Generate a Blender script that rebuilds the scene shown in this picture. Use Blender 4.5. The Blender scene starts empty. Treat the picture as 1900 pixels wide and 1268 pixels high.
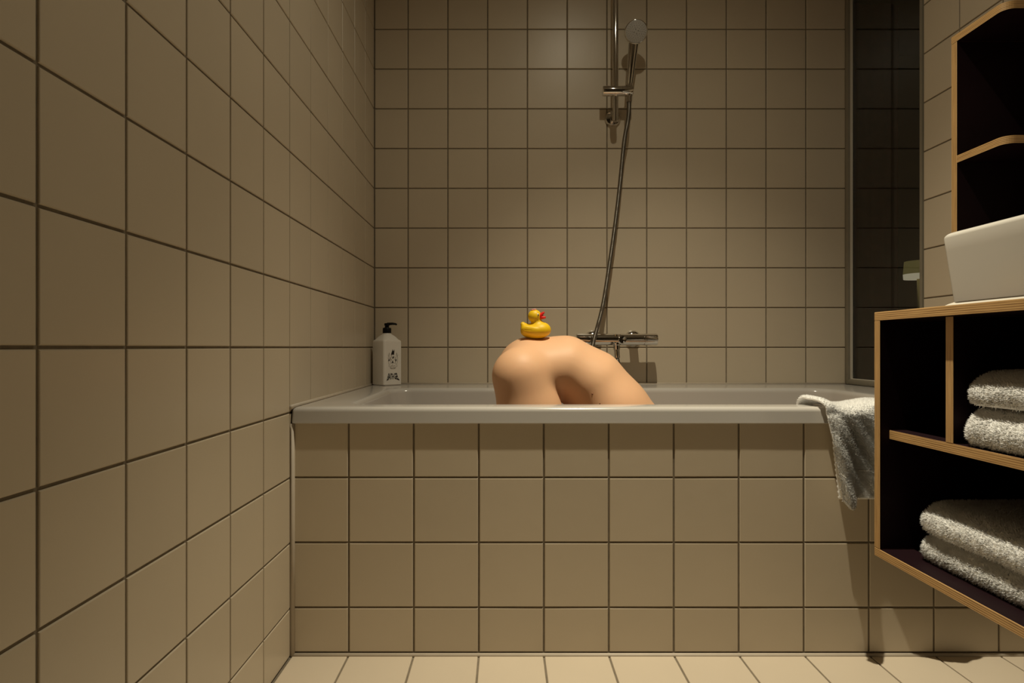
import bpy, bmesh, math, random
import numpy as np
from mathutils import Vector, Matrix

random.seed(7)
rng = np.random.default_rng(7)
scene = bpy.context.scene
COL = scene.collection

# ------------------------------------------------------------------ camera, world, light, exposure
F_PX, W_PX = 1125.0, 1900.0
CAM_Z = 0.71
cam_d = bpy.data.cameras.new('camera')
cam_d.sensor_fit = 'HORIZONTAL'
cam_d.sensor_width = 36.0
cam_d.lens = F_PX / W_PX * 36.0
cam_d.shift_x = 13.0 / W_PX
cam_d.shift_y = 11.0 / W_PX
cam_d.clip_start = 0.02
cam = bpy.data.objects.new('camera', cam_d)
cam.location = (0, 0, CAM_Z)
cam.rotation_euler = (math.radians(90), 0, 0)
COL.objects.link(cam)
scene.camera = cam

world = bpy.data.worlds.new('world')
world.use_nodes = True
world.node_tree.nodes['Background'].inputs[0].default_value = (0, 0, 0, 1)
world.node_tree.nodes['Background'].inputs[1].default_value = 0.0
scene.world = world

scene.view_settings.view_transform = 'Standard'
scene.view_settings.look = 'None'
scene.view_settings.exposure = 0.0
scene.view_settings.gamma = 1.0
scene.view_settings.use_curve_mapping = False

LAMP_POS = (0.34, 1.17, 2.42)      # ceiling spotlight above the bath edge
LAMP_COL = (1.0, 0.90, 0.675)
# its beam: a narrow core, a part thrown towards the bath, and weak wide spill (watts, cone, aim)
LAMP_BEAMS = (('core', 112.0, 62, (0.42, 1.10, 0.0)), ('throw', 80.0, 80, (0.55, 1.58, 0.0)), ('spill', 19.0, 164, (0.34, 1.17, 0.0)))
CEIL = 2.42

# ------------------------------------------------------------------ materials
def mat(name):
    m = bpy.data.materials.new(name)
    m.use_nodes = True
    return m, m.node_tree.nodes, m.node_tree.links, m.node_tree.nodes['Principled BSDF']

def simple(name, col, rough=0.5, metal=0.0, spec=0.5, noise=0.0, scale=20.0, bump=0.0, bscale=200.0, sheen=0.0, coat=0.0):
    m, n, l, b = mat(name)
    b.inputs['Base Color'].default_value = (*col, 1)
    b.inputs['Roughness'].default_value = rough
    b.inputs['Metallic'].default_value = metal
    b.inputs['Specular IOR Level'].default_value = spec
    b.inputs['Sheen Weight'].default_value = sheen
    b.inputs['Coat Weight'].default_value = coat
    tc = n.new('ShaderNodeTexCoord')
    if noise:
        t = n.new('ShaderNodeTexNoise'); t.inputs['Scale'].default_value = scale; t.inputs['Detail'].default_value = 4
        l.new(tc.outputs['Object'], t.inputs['Vector'])
        r = n.new('ShaderNodeValToRGB')
        r.color_ramp.elements[0].color = (*[c * (1 - noise) for c in col], 1)
        r.color_ramp.elements[1].color = (*[min(1, c * (1 + noise)) for c in col], 1)
        r.color_ramp.elements[0].position = 0.3; r.color_ramp.elements[1].position = 0.7
        l.new(t.outputs['Fac'], r.inputs['Fac']); l.new(r.outputs['Color'], b.inputs['Base Color'])
    if bump:
        t = n.new('ShaderNodeTexNoise'); t.inputs['Scale'].default_value = bscale; t.inputs['Detail'].default_value = 3
        l.new(tc.outputs['Object'], t.inputs['Vector'])
        bp = n.new('ShaderNodeBump'); bp.inputs['Strength'].default_value = bump; bp.inputs['Distance'].default_value = 0.002
        l.new(t.outputs['Fac'], bp.inputs['Height']); l.new(bp.outputs['Normal'], b.inputs['Normal'])
    return m

def tile_material(name, col, rough):
    m, n, l, b = mat(name)
    oi = n.new('ShaderNodeObjectInfo'); tc = n.new('ShaderNodeTexCoord')
    mr = n.new('ShaderNodeMapRange'); mr.inputs['To Min'].default_value = 0.965; mr.inputs['To Max'].default_value = 1.03
    l.new(oi.outputs['Random'], mr.inputs['Value'])
    nz = n.new('ShaderNodeTexNoise'); nz.inputs['Scale'].default_value = 9.0; nz.inputs['Detail'].default_value = 5
    add = n.new('ShaderNodeVectorMath'); add.operation = 'ADD'
    l.new(tc.outputs['Object'], add.inputs[0]); l.new(oi.outputs['Location'], add.inputs[1])
    l.new(add.outputs[0], nz.inputs['Vector'])
    mr2 = n.new('ShaderNodeMapRange'); mr2.inputs['To Min'].default_value = 0.97; mr2.inputs['To Max'].default_value = 1.03
    l.new(nz.outputs['Fac'], mr2.inputs['Value'])
    mul = n.new('ShaderNodeMath'); mul.operation = 'MULTIPLY'
    l.new(mr.outputs[0], mul.inputs[0]); l.new(mr2.outputs[0], mul.inputs[1])
    vm = n.new('ShaderNodeVectorMath'); vm.operation = 'SCALE'
    vm.inputs[0].default_value = col
    l.new(mul.outputs[0], vm.inputs['Scale']); l.new(vm.outputs[0], b.inputs['Base Color'])
    b.inputs['Roughness'].default_value = rough
    b.inputs['Specular IOR Level'].default_value = 0.36
    n2 = n.new('ShaderNodeTexNoise'); n2.inputs['Scale'].default_value = 26.0; n2.inputs['Detail'].default_value = 3
    l.new(add.outputs[0], n2.inputs['Vector'])
    bp = n.new('ShaderNodeBump'); bp.inputs['Strength'].default_value = 0.12; bp.inputs['Distance'].default_value = 0.002
    l.new(n2.outputs['Fac'], bp.inputs['Height']); l.new(bp.outputs['Normal'], b.inputs['Normal'])
    return m

def ply_material():
    m, n, l, b = mat('plywood_edge')
    uv = n.new('ShaderNodeUVMap'); uv.uv_map = 'UVMap'
    sep = n.new('ShaderNodeSeparateXYZ'); l.new(uv.outputs[0], sep.inputs[0])
    s = n.new('ShaderNodeMath'); s.operation = 'MULTIPLY'; s.inputs[1].default_value = 2 * math.pi / 0.0036
    l.new(sep.outputs['Y'], s.inputs[0])
    sn = n.new('ShaderNodeMath'); sn.operation = 'SINE'; l.new(s.outputs[0], sn.inputs[0])
    mp = n.new('ShaderNodeMapping'); mp.inputs['Scale'].default_value = (14, 700, 1)
    l.new(uv.outputs[0], mp.inputs[0])
    nz = n.new('ShaderNodeTexNoise'); nz.inputs['Scale'].default_value = 1.0; nz.inputs['Detail'].default_value = 4
    l.new(mp.outputs[0], nz.inputs['Vector'])
    ad = n.new('ShaderNodeMath'); ad.operation = 'MULTIPLY_ADD'; ad.inputs[1].default_value = 0.28; ad.inputs[2].default_value = 0.0
    l.new(sn.outputs[0], ad.inputs[0])
    a2 = n.new('ShaderNodeMath'); a2.operation = 'ADD'; l.new(ad.outputs[0], a2.inputs[0]); l.new(nz.outputs['Fac'], a2.inputs[1])
    r = n.new('ShaderNodeValToRGB')
    e = r.color_ramp.elements
    e[0].position = 0.12; e[0].color = (0.17, 0.085, 0.03, 1)
    e[1].position = 0.85; e[1].color = (0.62, 0.40, 0.175, 1)
    k = e.new(0.42); k.color = (0.46, 0.27, 0.105, 1)
    l.new(a2.outputs[0], r.inputs['Fac']); l.new(r.outputs['Color'], b.inputs['Base Color'])
    b.inputs['Roughness'].default_value = 0.5
    return m

def skin_material():
    m, n, l, b = mat('skin')
    tc = n.new('ShaderNodeTexCoord')
    nz = n.new('ShaderNodeTexNoise'); nz.inputs['Scale'].default_value = 7.0; nz.inputs['Detail'].default_value = 6
    l.new(tc.outputs['Object'], nz.inputs['Vector'])
    r = n.new('ShaderNodeValToRGB')
    r.color_ramp.elements[0].position = 0.3; r.color_ramp.elements[0].color = (0.78, 0.455, 0.265, 1)
    r.color_ramp.elements[1].position = 0.7; r.color_ramp.elements[1].color = (0.82, 0.495, 0.29, 1)
    l.new(nz.outputs['Fac'], r.inputs['Fac']); l.new(r.outputs['Color'], b.inputs['Base Color'])
    b.inputs['Roughness'].default_value = 0.52
    b.inputs['Specular IOR Level'].default_value = 0.32
    b.inputs['Subsurface Weight'].default_value = 0.08
    b.inputs['Subsurface Radius'].default_value = (1.0, 0.35, 0.18)
    b.inputs['Subsurface Scale'].default_value = 0.004
    n2 = n.new('ShaderNodeTexNoise'); n2.inputs['Scale'].default_value = 420.0
    l.new(tc.outputs['Object'], n2.inputs['Vector'])
    bp = n.new('ShaderNodeBump'); bp.inputs['Strength'].default_value = 0.05; bp.inputs['Distance'].default_value = 0.001
    l.new(n2.outputs['Fac'], bp.inputs['Height']); l.new(bp.outputs['Normal'], b.inputs['Normal'])
    return m

def pane_material():
    m, n, l, b = mat('dark_glass')
    b.inputs['Base Color'].default_value = (0.92, 0.93, 0.92, 1)
    b.inputs['Roughness'].default_value = 0.0
    b.inputs['IOR'].default_value = 1.4
    b.inputs['Transmission Weight'].default_value = 1.0
    return m

def emit_material(name, col, s):
    m, n, l, b = mat(name)
    b.inputs['Base Color'].default_value = (*col, 1)
    b.inputs['Emission Color'].default_value = (*col, 1)
    b.inputs['Emission Strength'].default_value = s
    return m

M = {}
M['tile'] = tile_material('glazed_tile', (0.595, 0.512, 0.392), 0.33)
M['floor_tile'] = tile_material('floor_tile', (0.62, 0.53, 0.41), 0.4)
M['grout'] = simple('grout', (0.20, 0.165, 0.118), 0.9, noise=0.12, scale=60, bump=0.3)
M['sealant'] = simple('sealant', (0.52, 0.45, 0.36), 0.5, noise=0.05)
M['plaster'] = simple('plaster', (0.42, 0.38, 0.32), 0.9, noise=0.04)
M['dark_wall'] = simple('dark_wall', (0.10, 0.085, 0.07), 0.8, noise=0.08)
M['enamel'] = simple('bath_enamel', (0.50, 0.475, 0.445), 0.16, noise=0.01, scale=4)
M['ceramic'] = simple('ceramic', (0.60, 0.575, 0.53), 0.16, noise=0.01, scale=4)
M['chrome'] = simple('chrome', (0.72, 0.70, 0.67), 0.07, metal=1.0, noise=0.02)
M['hose_metal'] = simple('hose_metal', (0.24, 0.225, 0.20), 0.32, metal=1.0, noise=0.05, scale=300)
M['spray_face'] = simple('spray_face', (0.42, 0.40, 0.37), 0.45, noise=0.05, scale=400)
M['nozzle'] = simple('nozzle_rubber', (0.12, 0.11, 0.10), 0.6)
M['laminate'] = simple('dark_laminate', (0.010, 0.003, 0.0048), 0.55, noise=0.1, spec=0.12)
M['ply'] = ply_material()
M['skin'] = skin_material()
M['hair'] = simple('hair', (0.05, 0.028, 0.014), 0.5, noise=0.3, scale=80)
M['towel'] = simple('terry', (0.94, 0.925, 0.89), 0.95, noise=0.05, scale=90, bump=0.6, bscale=420, sheen=0.3)
tb_n = M['towel'].node_tree.nodes['Principled BSDF']
tb_n.inputs['Subsurface Weight'].default_value = 0.7
tb_n.inputs['Subsurface Radius'].default_value = (1, 0.95, 0.85)
tb_n.inputs['Subsurface Scale'].default_value = 0.014
M['towel_band'] = simple('towel_band', (0.74, 0.72, 0.68), 0.9, noise=0.04, scale=150, bump=0.5, bscale=900)
M['bottle'] = simple('bottle_plastic', (0.78, 0.74, 0.68), 0.4, noise=0.02)
M['black_plastic'] = simple('black_plastic', (0.004, 0.004, 0.004), 0.45, spec=0.2)
M['ink'] = simple('ink', (0.012, 0.010, 0.008), 0.6)
M['ink_light'] = simple('ink_light', (0.17, 0.14, 0.10), 0.7)
M['duck'] = simple('duck_yellow', (0.88, 0.56, 0.006), 0.5)
M['duck_red'] = simple('duck_red', (0.75, 0.012, 0.008), 0.32, noise=0.03)
M['duck_pink'] = simple('duck_pink', (0.76, 0.28, 0.25), 0.4, noise=0.05)
M['eye_white'] = simple('eye_white', (0.85, 0.84, 0.78), 0.3)
M['eye_black'] = simple('eye_black', (0.01, 0.01, 0.01), 0.2)
M['frame'] = simple('window_frame', (0.24, 0.215, 0.165), 0.5, noise=0.05)
M['seal'] = simple('window_seal', (0.62, 0.58, 0.50), 0.5)
M['glass'] = pane_material()
M['maroon'] = simple('maroon_cloth', (0.16, 0.022, 0.016), 0.9, noise=0.15, scale=30)
M['navy'] = simple('navy_paint', (0.009, 0.011, 0.015), 0.8, noise=0.1)
M['brass'] = simple('brass', (0.45, 0.38, 0.16), 0.35, metal=0.4, noise=0.05)
M['glow'] = emit_material('lamp_glow', (1.0, 0.90, 0.62), 0.25)
M['shade'] = emit_material('lamp_shade_cloth', (0.55, 0.47, 0.16), 0.10)
M['bulb'] = emit_material('bulb', (1.0, 0.87, 0.6), 30.0)
M['mole'] = simple('mole', (0.30, 0.13, 0.06), 0.6)

# ------------------------------------------------------------------ helpers
def link(name, me, parent=None, m=None, smooth=False):
    o = bpy.data.objects.new(name, me)
    COL.objects.link(o)
    if parent is not None:
        o.parent = parent
    if m is not None:
        if isinstance(m, (list, tuple)):
            for k in m:
                me.materials.append(k)
        else:
            me.materials.append(m)
    if smooth:
        me.polygons.foreach_set('use_smooth', [True] * len(me.polygons))
        if smooth == 'auto':
            me.set_sharp_from_angle(angle=math.radians(38))
    return o

def mesh(name, verts, faces, fix=False):
    me = bpy.data.meshes.new(name)
    me.from_pydata([tuple(map(float, v)) for v in verts], [], [tuple(map(int, f)) for f in faces])
    if fix:
        bm = bmesh.new(); bm.from_mesh(me)
        bmesh.ops.recalc_face_normals(bm, faces=bm.faces)
        bm.to_mesh(me); bm.free()
    me.update()
    return me

def tag(o, label=None, cat=None, group=None, kind=None):
    if label: o['label'] = label
    if cat: o['category'] = cat
    if group: o['group'] = group
    if kind: o['kind'] = kind
    return o

def empty(name, loc, rz=0.0):
    o = bpy.data.objects.new(name, None)
    o.location = loc; o.rotation_euler = (0, 0, rz); o.empty_display_size = 0.05
    COL.objects.link(o)
    return o

def box_data(x0, x1, y0, y1, z0, z1, off=0):
    v = [(x, y, z) for x in (x0, x1) for y in (y0, y1) for z in (z0, z1)]
    f = [(0, 1, 3, 2), (4, 6, 7, 5), (0, 4, 5, 1), (2, 3, 7, 6), (0, 2, 6, 4), (1, 5, 7, 3)]
    return v, [tuple(i + off for i in q) for q in f]

def box(name, x0, x1, y0, y1, z0, z1, m, parent=None, bevel=0.0, seg=2):
    v, f = box_data(x0, x1, y0, y1, z0, z1)
    me = mesh(name, v, f, True)
    if bevel:
        bm = bmesh.new(); bm.from_mesh(me)
        bmesh.ops.bevel(bm, geom=bm.edges[:], offset=bevel, segments=seg, profile=0.5, affect='EDGES')
        bmesh.ops.recalc_face_normals(bm, faces=bm.faces)
        bm.to_mesh(me); bm.free()
    return link(name, me, parent, m, 'auto' if bevel else False)

def lathe_mesh(name, prof, n=32, axis='Z', origin=(0, 0, 0)):
    """prof: list of (r, h); caps closed."""
    v, f = [], []
    for r, h in prof:
        for k in range(n):
            a = 2 * math.pi * k / n
            p = (r * math.cos(a), r * math.sin(a), h)
            if axis == 'X': p = (h, p[0], p[1])
            elif axis == 'Y': p = (p[0], h, p[1])
            v.append((p[0] + origin[0], p[1] + origin[1], p[2] + origin[2]))
    for i in range(len(prof) - 1):
        for k in range(n):
            f.append((i * n + k, i * n + (k + 1) % n, (i + 1) * n + (k + 1) % n, (i + 1) * n + k))
    f.append(tuple(range(n)))
    f.append(tuple((len(prof) - 1) * n + k for k in range(n)))
    return mesh(name, v, f, True)

def tube_mesh(name, pts, radii, n=12, cap=True):
    pts = [Vector(p) for p in pts]
    if not hasattr(radii, '__len__'):
        radii = [radii] * len(pts)
    v, f = [], []
    t0 = (pts[1] - pts[0]).normalized()
    up = Vector((0, 0, 1)) if abs(t0.z) < 0.9 else Vector((1, 0, 0))
    nrm = t0.cross(up).normalized()
    for i, p in enumerate(pts):
        t = (pts[min(i + 1, len(pts) - 1)] - pts[max(i - 1, 0)]).normalized()
        nrm = (nrm - t * nrm.dot(t)).normalized()
        b = t.cross(nrm)
        for k in range(n):
            a = 2 * math.pi * k / n
            v.append(p + (nrm * math.cos(a) + b * math.sin(a)) * radii[i])
    for i in range(len(pts) - 1):
        for k in range(n):
            f.append((i * n + k, i * n + (k + 1) % n, (i + 1) * n + (k + 1) % n, (i + 1) * n + k))
    if cap:
        f.append(tuple(range(n))); f.append(tuple((len(pts) - 1) * n + k for k in range(n)))
    return mesh(name, v, f, True)

def spline(pts, n):
    """Catmull-Rom through pts, n samples in all, evenly spaced."""
    P = [np.array(p, float) for p in pts]
    P = [2 * P[0] - P[1]] + P + [2 * P[-1] - P[-2]]
    out = []
    for i in range(1, len(P) - 2):
        for t in np.linspace(0, 1, 60, endpoint=False):
            a, b, c, d = P[i - 1:i + 3]
            out.append(0.5 * (2 * b + (c - a) * t + (2 * a - 5 * b + 4 * c - d) * t * t + (3 * b - a - 3 * c + d) * t ** 3))
    out.append(P[-2]); out = np.array(out)
    s = np.r_[0, np.cumsum(np.linalg.norm(np.diff(out, axis=0), axis=1))]
    u = np.linspace(0, s[-1], n)
    return np.stack([np.interp(u, s, out[:, k]) for k in range(3)], 1), s[-1]

def surface_net(F, org, h):
    """Dual surface of the zero level of F (negative inside)."""
    S = F < 0
    nx, ny, nz = F.shape
    acc = np.zeros((nx - 1, ny - 1, nz - 1, 3)); cnt = np.zeros((nx - 1, ny - 1, nz - 1))
    base = np.stack(np.meshgrid(np.arange(nx - 1), np.arange(ny - 1), np.arange(nz - 1), indexing='ij'), -1).astype(float)
    corners = [(i, j, k) for i in (0, 1) for j in (0, 1) for k in (0, 1)]
    def sl(c):
        return F[c[0]:nx - 1 + c[0], c[1]:ny - 1 + c[1], c[2]:nz - 1 + c[2]]
    for a in corners:
        for ax in range(3):
            if a[ax]: continue
            b = list(a); b[ax] = 1
            fa, fb = sl(a), sl(b)
            x = (fa < 0) != (fb < 0)
            t = np.where(x, fa / np.where(fa == fb, 1, fa - fb), 0)
            for q in range(3):
                acc[..., q] += np.where(x, a[q] + (t if q == ax else 0), 0)
            cnt += x
    act = cnt > 0
    idx = -np.ones(act.shape, int); idx[act] = np.arange(act.sum())
    V = (base[act] + acc[act] / cnt[act][:, None]) * h + np.array(org)
    faces = []
    for ax in range(3):
        o1, o2 = [a for a in range(3) if a != ax]
        s0 = [slice(None)] * 3; s1 = [slice(None)] * 3
        s0[ax] = slice(0, F.shape[ax] - 1); s1[ax] = slice(1, F.shape[ax])
        cr = S[tuple(s0)] != S[tuple(s1)]
        P = np.argwhere(cr)
        P = P[(P[:, o1] > 0) & (P[:, o2] > 0) & (P[:, o1] < F.shape[o1] - 1) & (P[:, o2] < F.shape[o2] - 1)]
        q = []
        for d1, d2 in ((0, 0), (1, 0), (1, 1), (0, 1)):
            R = P.copy(); R[:, o1] -= d1; R[:, o2] -= d2
            q.append(idx[R[:, 0], R[:, 1], R[:, 2]])
        Q = np.stack(q, 1)
        ins = S[P[:, 0], P[:, 1], P[:, 2]]
        if ax == 1: ins = ~ins
        Q[ins] = Q[ins][:, ::-1]
        faces.append(Q)
    Fc = np.concatenate(faces)
    Fc = Fc[:, ::-1]
    return V, Fc

def relax(V, Fc, it=3, lam=0.5):
    """Laplacian smoothing of a quad mesh."""
    E = np.concatenate([Fc[:, [i, (i + 1) % 4]] for i in range(4)])
    for s in range(it):
        A = np.zeros_like(V); c = np.zeros(len(V))
        np.add.at(A, E[:, 0], V[E[:, 1]]); np.add.at(A, E[:, 1], V[E[:, 0]])
        np.add.at(c, E[:, 0], 1); np.add.at(c, E[:, 1], 1)
        V = V + lam * (A / np.maximum(c, 1)[:, None] - V)
    return V

def grid(b0, b1, h):
    ax = [np.arange(b0[i], b1[i] + h, h) for i in range(3)]
    return np.meshgrid(*ax, indexing='ij')

def smin(a, b, k):
    h = np.clip(0.5 + 0.5 * (b - a) / k, 0, 1)
    return b * (1 - h) + a * h - k * h * (1 - h)

def cone(X, Y, Z, a, b, ra, rb, sy=1.0):
    """capsule with two radii; sy > 1 widens it along y about the line from a to b."""
    a = np.array(a, float); b = np.array(b, float)
    ba = b - a; L = max(ba @ ba, 1e-9)
    t = np.clip(((X - a[0]) * ba[0] + (Y - a[1]) * ba[1] + (Z - a[2]) * ba[2]) / L, 0, 1)
    dx = X - a[0] - t * ba[0]; dy = (Y - a[1] - t * ba[1]) / sy; dz = Z - a[2] - t * ba[2]
    return np.sqrt(dx * dx + dy * dy + dz * dz) - (ra + (rb - ra) * t)

def ell(X, Y, Z, c, r):
    q = np.sqrt(((X - c[0]) / r[0]) ** 2 + ((Y - c[1]) / r[1]) ** 2 + ((Z - c[2]) / r[2]) ** 2)
    return (q - 1) * min(r)

def rrect(x0, x1, y0, y1, r, n=8):
    out = []
    for cx, cy, a0 in ((x1 - r, y1 - r, 0), (x0 + r, y1 - r, 90), (x0 + r, y0 + r, 180), (x1 - r, y0 + r, 270)):
        for k in range(n + 1):
            a = math.radians(a0 + 90 * k / n)
            out.append((cx + r * math.cos(a), cy + r * math.sin(a)))
    return out

def loft(name, rings, cap0=True, cap1=True):
    n = len(rings[0]); v = [p for r in rings for p in r]; f = []
    for i in range(len(rings) - 1):
        for k in range(n):
            f.append((i * n + k, i * n + (k + 1) % n, (i + 1) * n + (k + 1) % n, (i + 1) * n + k))
    if cap0: f.append(tuple(range(n)))
    if cap1: f.append(tuple((len(rings) - 1) * n + k for k in range(n)))
    return mesh(name, v, f, True)

# ------------------------------------------------------------------ room shell and tiles
P = 0.15
XL, XR, YB, YA = -0.493, 1.284, 2.285, 1.398     # tile faces: left, right and back wall, bath apron
GAP, TH, YF = 0.0042, 0.0025, -0.9
tile_cache = {}
def tile_mesh(w, h, m):
    key = (round(w, 4), round(h, 4), m.name)
    if key not in tile_cache:
        a, b = w / 2, h / 2; c = min(0.0016, a / 3, b / 3)
        v, f = [], []
        for (ix, z) in ((0, 0), (0, TH - c * 0.9), (c * 0.35, TH - c * 0.3), (c, TH)):
            v += [(-a + ix, -b + ix, z), (a - ix, -b + ix, z), (a - ix, b - ix, z), (-a + ix, b - ix, z)]
        for i in range(3):
            for k in range(4):
                f.append((i * 4 + k, i * 4 + (k + 1) % 4, i * 4 + 4 + (k + 1) % 4, i * 4 + 4 + k))
        f.append((12, 13, 14, 15))
        me = mesh('tile', v, f); me.materials.append(m)
        tile_cache[key] = me
    return tile_cache[key]

def lay(parent, us, vs, place, rot, m, skip=None, near=None):
    """one tile object per cell of the grid us x vs; place(u, v) gives the world point on the grout plane."""
    rest_v, rest_f = [], []
    R = rot.to_matrix()
    for i in range(len(us) - 1):
        for j in range(len(vs) - 1):
            if skip and skip(us[i], us[i + 1], vs[j], vs[j + 1]): continue
            w = us[i + 1] - us[i] - GAP; h = vs[j + 1] - vs[j] - GAP
            if w < 0.006 or h < 0.006: continue
            c = place((us[i] + us[i + 1]) / 2, (vs[j] + vs[j + 1]) / 2)
            me = tile_mesh(w, h, m)
            if near and not near(us[i], us[i + 1]):
                o = len(rest_v)
                rest_v += [R @ v.co + Vector(c) for v in me.vertices]
                rest_f += [tuple(k + o for k in p.vertices) for p in me.polygons]
                continue
            ob = bpy.data.objects.new('tile', me)
            COL.objects.link(ob); ob.parent = parent; ob.location = c
            e = rot.copy()
            q = e.to_quaternion() @ Matrix.Rotation(random.gauss(0, 0.0011), 4, 'X').to_quaternion() @ Matrix.Rotation(random.gauss(0, 0.0011), 4, 'Y').to_quaternion()
            ob.rotation_euler = q.to_euler()
    if rest_v:
        o = link('tile_field', mesh('tile_field', rest_v, rest_f), parent, m)
        o['kind'] = 'stuff'

from mathutils import Euler
def edges(first, lo, hi):
    k = math.ceil((lo - first) / P - 1e-6)
    e = []
    x = first + k * P
    while x < hi - 1e-6:
        e.append(x); x += P
    if not e or e[0] - lo > 0.008: e = [lo] + e
    else: e[0] = lo
    if hi - e[-1] > 0.012: e.append(hi)
    else: e[-1] = hi
    return e

zs_all = edges(CAM_Z, 0.0, CEIL)
# back wall
wb = box('wall_back', XL - 0.12, XR, YB + TH, YB + 0.12, 0, CEIL, M['grout']); tag(wb, kind='structure')
lay(wb, edges(-0.3655, XL + 0.001, XR), edges(CAM_Z, 0.560, CEIL), lambda u, v: (u, YB + TH, v), Euler((math.radians(90), 0, 0)), M['tile'])
# left wall
wl = box('wall_left', XL - 0.12, XL - TH, YF, YB + TH, 0, CEIL, M['grout']); tag(wl, kind='structure')
lay(wl, edges(0.64, YF, YB), zs_all, lambda u, v: (XL - TH, u, v), Euler((math.radians(90), 0, math.radians(90))), M['tile'],
    skip=lambda u0, u1, v0, v1: u0 > 1.40 and v1 < 0.45, near=lambda u0, u1: u0 > 0.03)
# right wall with the tall window opening beside the back corner
WIN0 = 1.8615
v1_, f1_ = box_data(XR + TH, XR + 0.12, YF, WIN0, 0, CEIL)
v2_, f2_ = box_data(XR + TH, XR + 0.12, WIN0, YB + 0.12, 0, 0.566, 8)
wr = link('wall_right', mesh('wall_right', v1_ + v2_, f1_ + f2_, True), None, M['grout']); tag(wr, kind='structure')
lay(wr, edges(1.714, YF, WIN0), zs_all, lambda u, v: (XR + TH, u, v), Euler((math.radians(90), 0, math.radians(-90))), M['tile'],
    skip=lambda u0, u1, v0, v1: (u0 > 1.40 and v1 < 0.45), near=lambda u0, u1: u0 > 0.35)
# bath apron (the tiled front below the rim)
RIM_Z, RIM_B, RIM_F = 0.5725, 0.5346, 1.3905
wa = box('wall_apron', XL, XR, YA + TH, YA + 0.06, 0, 0.545, M['grout']); tag(wa, kind='structure')
lay(wa, edges(-0.3605, XL + 0.005, XR), edges(CAM_Z, 0.006, RIM_B + 0.006), lambda u, v: (u, YA + TH, v), Euler((math.radians(90), 0, 0)), M['tile'])
# floor
fl = box('floor', XL - 0.12, XR + 0.12, YF - 0.1, YA + 0.06, -0.12, -TH, M['grout']); tag(fl, kind='structure')
fy = [YA - 0.003 - P * k for k in range(16)][::-1]
lay(fl, edges(-0.3605, XL + 0.002, XR), [y for y in fy if y > YF], lambda u, v: (u, v, -TH), Euler((0, 0, 0)), M['floor_tile'],
    skip=lambda u0, u1, v0, v1: v0 < 0.1)
lay(fl, edges(-0.3605, XL + 0.002, XR), [y for y in fy if YF < y < 0.22], lambda u, v: (u, v, -TH), Euler((0, 0, 0)), M['floor_tile'],
    near=lambda u0, u1: False)
wf = box('wall_front', XL - 0.12, XR + 0.12, YF - 0.1, YF, 0, CEIL, M['dark_wall']); tag(wf, kind='structure')
# ceiling with two round holes kept simple: the spotlights hang just below it
ce = box('ceiling', XL - 0.12, XR + 0.12, YF - 0.1, YB + 0.12, CEIL + 0.02, CEIL + 0.1, M['plaster']); tag(ce, kind='structure')
# sealant beads: left corner, apron foot, bath rim along the walls
def bead(n, pts, r):
    o = link(n, tube_mesh(n, pts, r, 8), None, M['sealant'], True); tag(o, kind='structure')
bead('trim_1', [(XL + 0.003, YA - 0.001, 0.0), (XL + 0.003, YA - 0.001, RIM_B)], 0.006)
bead('trim_2', [(XL, YA - 0.001, 0.0), (0.4, YA - 0.001, 0.0), (XR, YA - 0.001, 0.0)], 0.0055)
bead('trim_3', [(XL + 0.001, RIM_F, RIM_Z), (XL + 0.001, 1.8, RIM_Z), (XL + 0.001, YB, RIM_Z)], 0.006)
bead('trim_4', [(XL, YB - 0.001, RIM_Z), (0.4, YB - 0.001, RIM_Z), (XR, YB - 0.001, RIM_Z)], 0.005)

# window in the right wall: frame, seal, pane
win = empty('window_1', (XR, 2.07, RIM_Z)); tag(win, 'tall narrow dark window pane in right wall above bath end', 'window', kind='structure')
W0, W1 = WIN0 + 0.001, YB - 0.001
def wpart(n, x0, x1, y0, y1, z0, z1, m, bevel=0.002):
    o = box(n, x0 - XR, x1 - XR, y0 - 2.07, y1 - 2.07, z0 - RIM_Z, z1 - RIM_Z, m, win, bevel)
    return o
wpart('window_frame', XR - 0.004, XR + 0.02, 2.263, W1, RIM_Z, CEIL, M['frame'])
wpart('window_frame', XR - 0.004, XR + 0.02, W0, W0 + 0.011, RIM_Z, CEIL, M['frame'])
wpart('window_frame', XR - 0.004, XR + 0.02, W0 + 0.011, 2.263, RIM_Z, RIM_Z + 0.018, M['frame'])
wpart('window_seal', XR + 0.004, XR + 0.018, 2.2585, 2.263, RIM_Z + 0.018, CEIL, M['seal'], 0.001)
wpart('window_seal', XR + 0.004, XR + 0.018, W0 + 0.011, 2.2585, RIM_Z + 0.018, RIM_Z + 0.022, M['seal'], 0.001)
pane_o = wpart('window_pane', XR + 0.012, XR + 0.018, W0 + 0.011, 2.2585, RIM_Z + 0.022, CEIL, M['glass'], 0)

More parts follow.
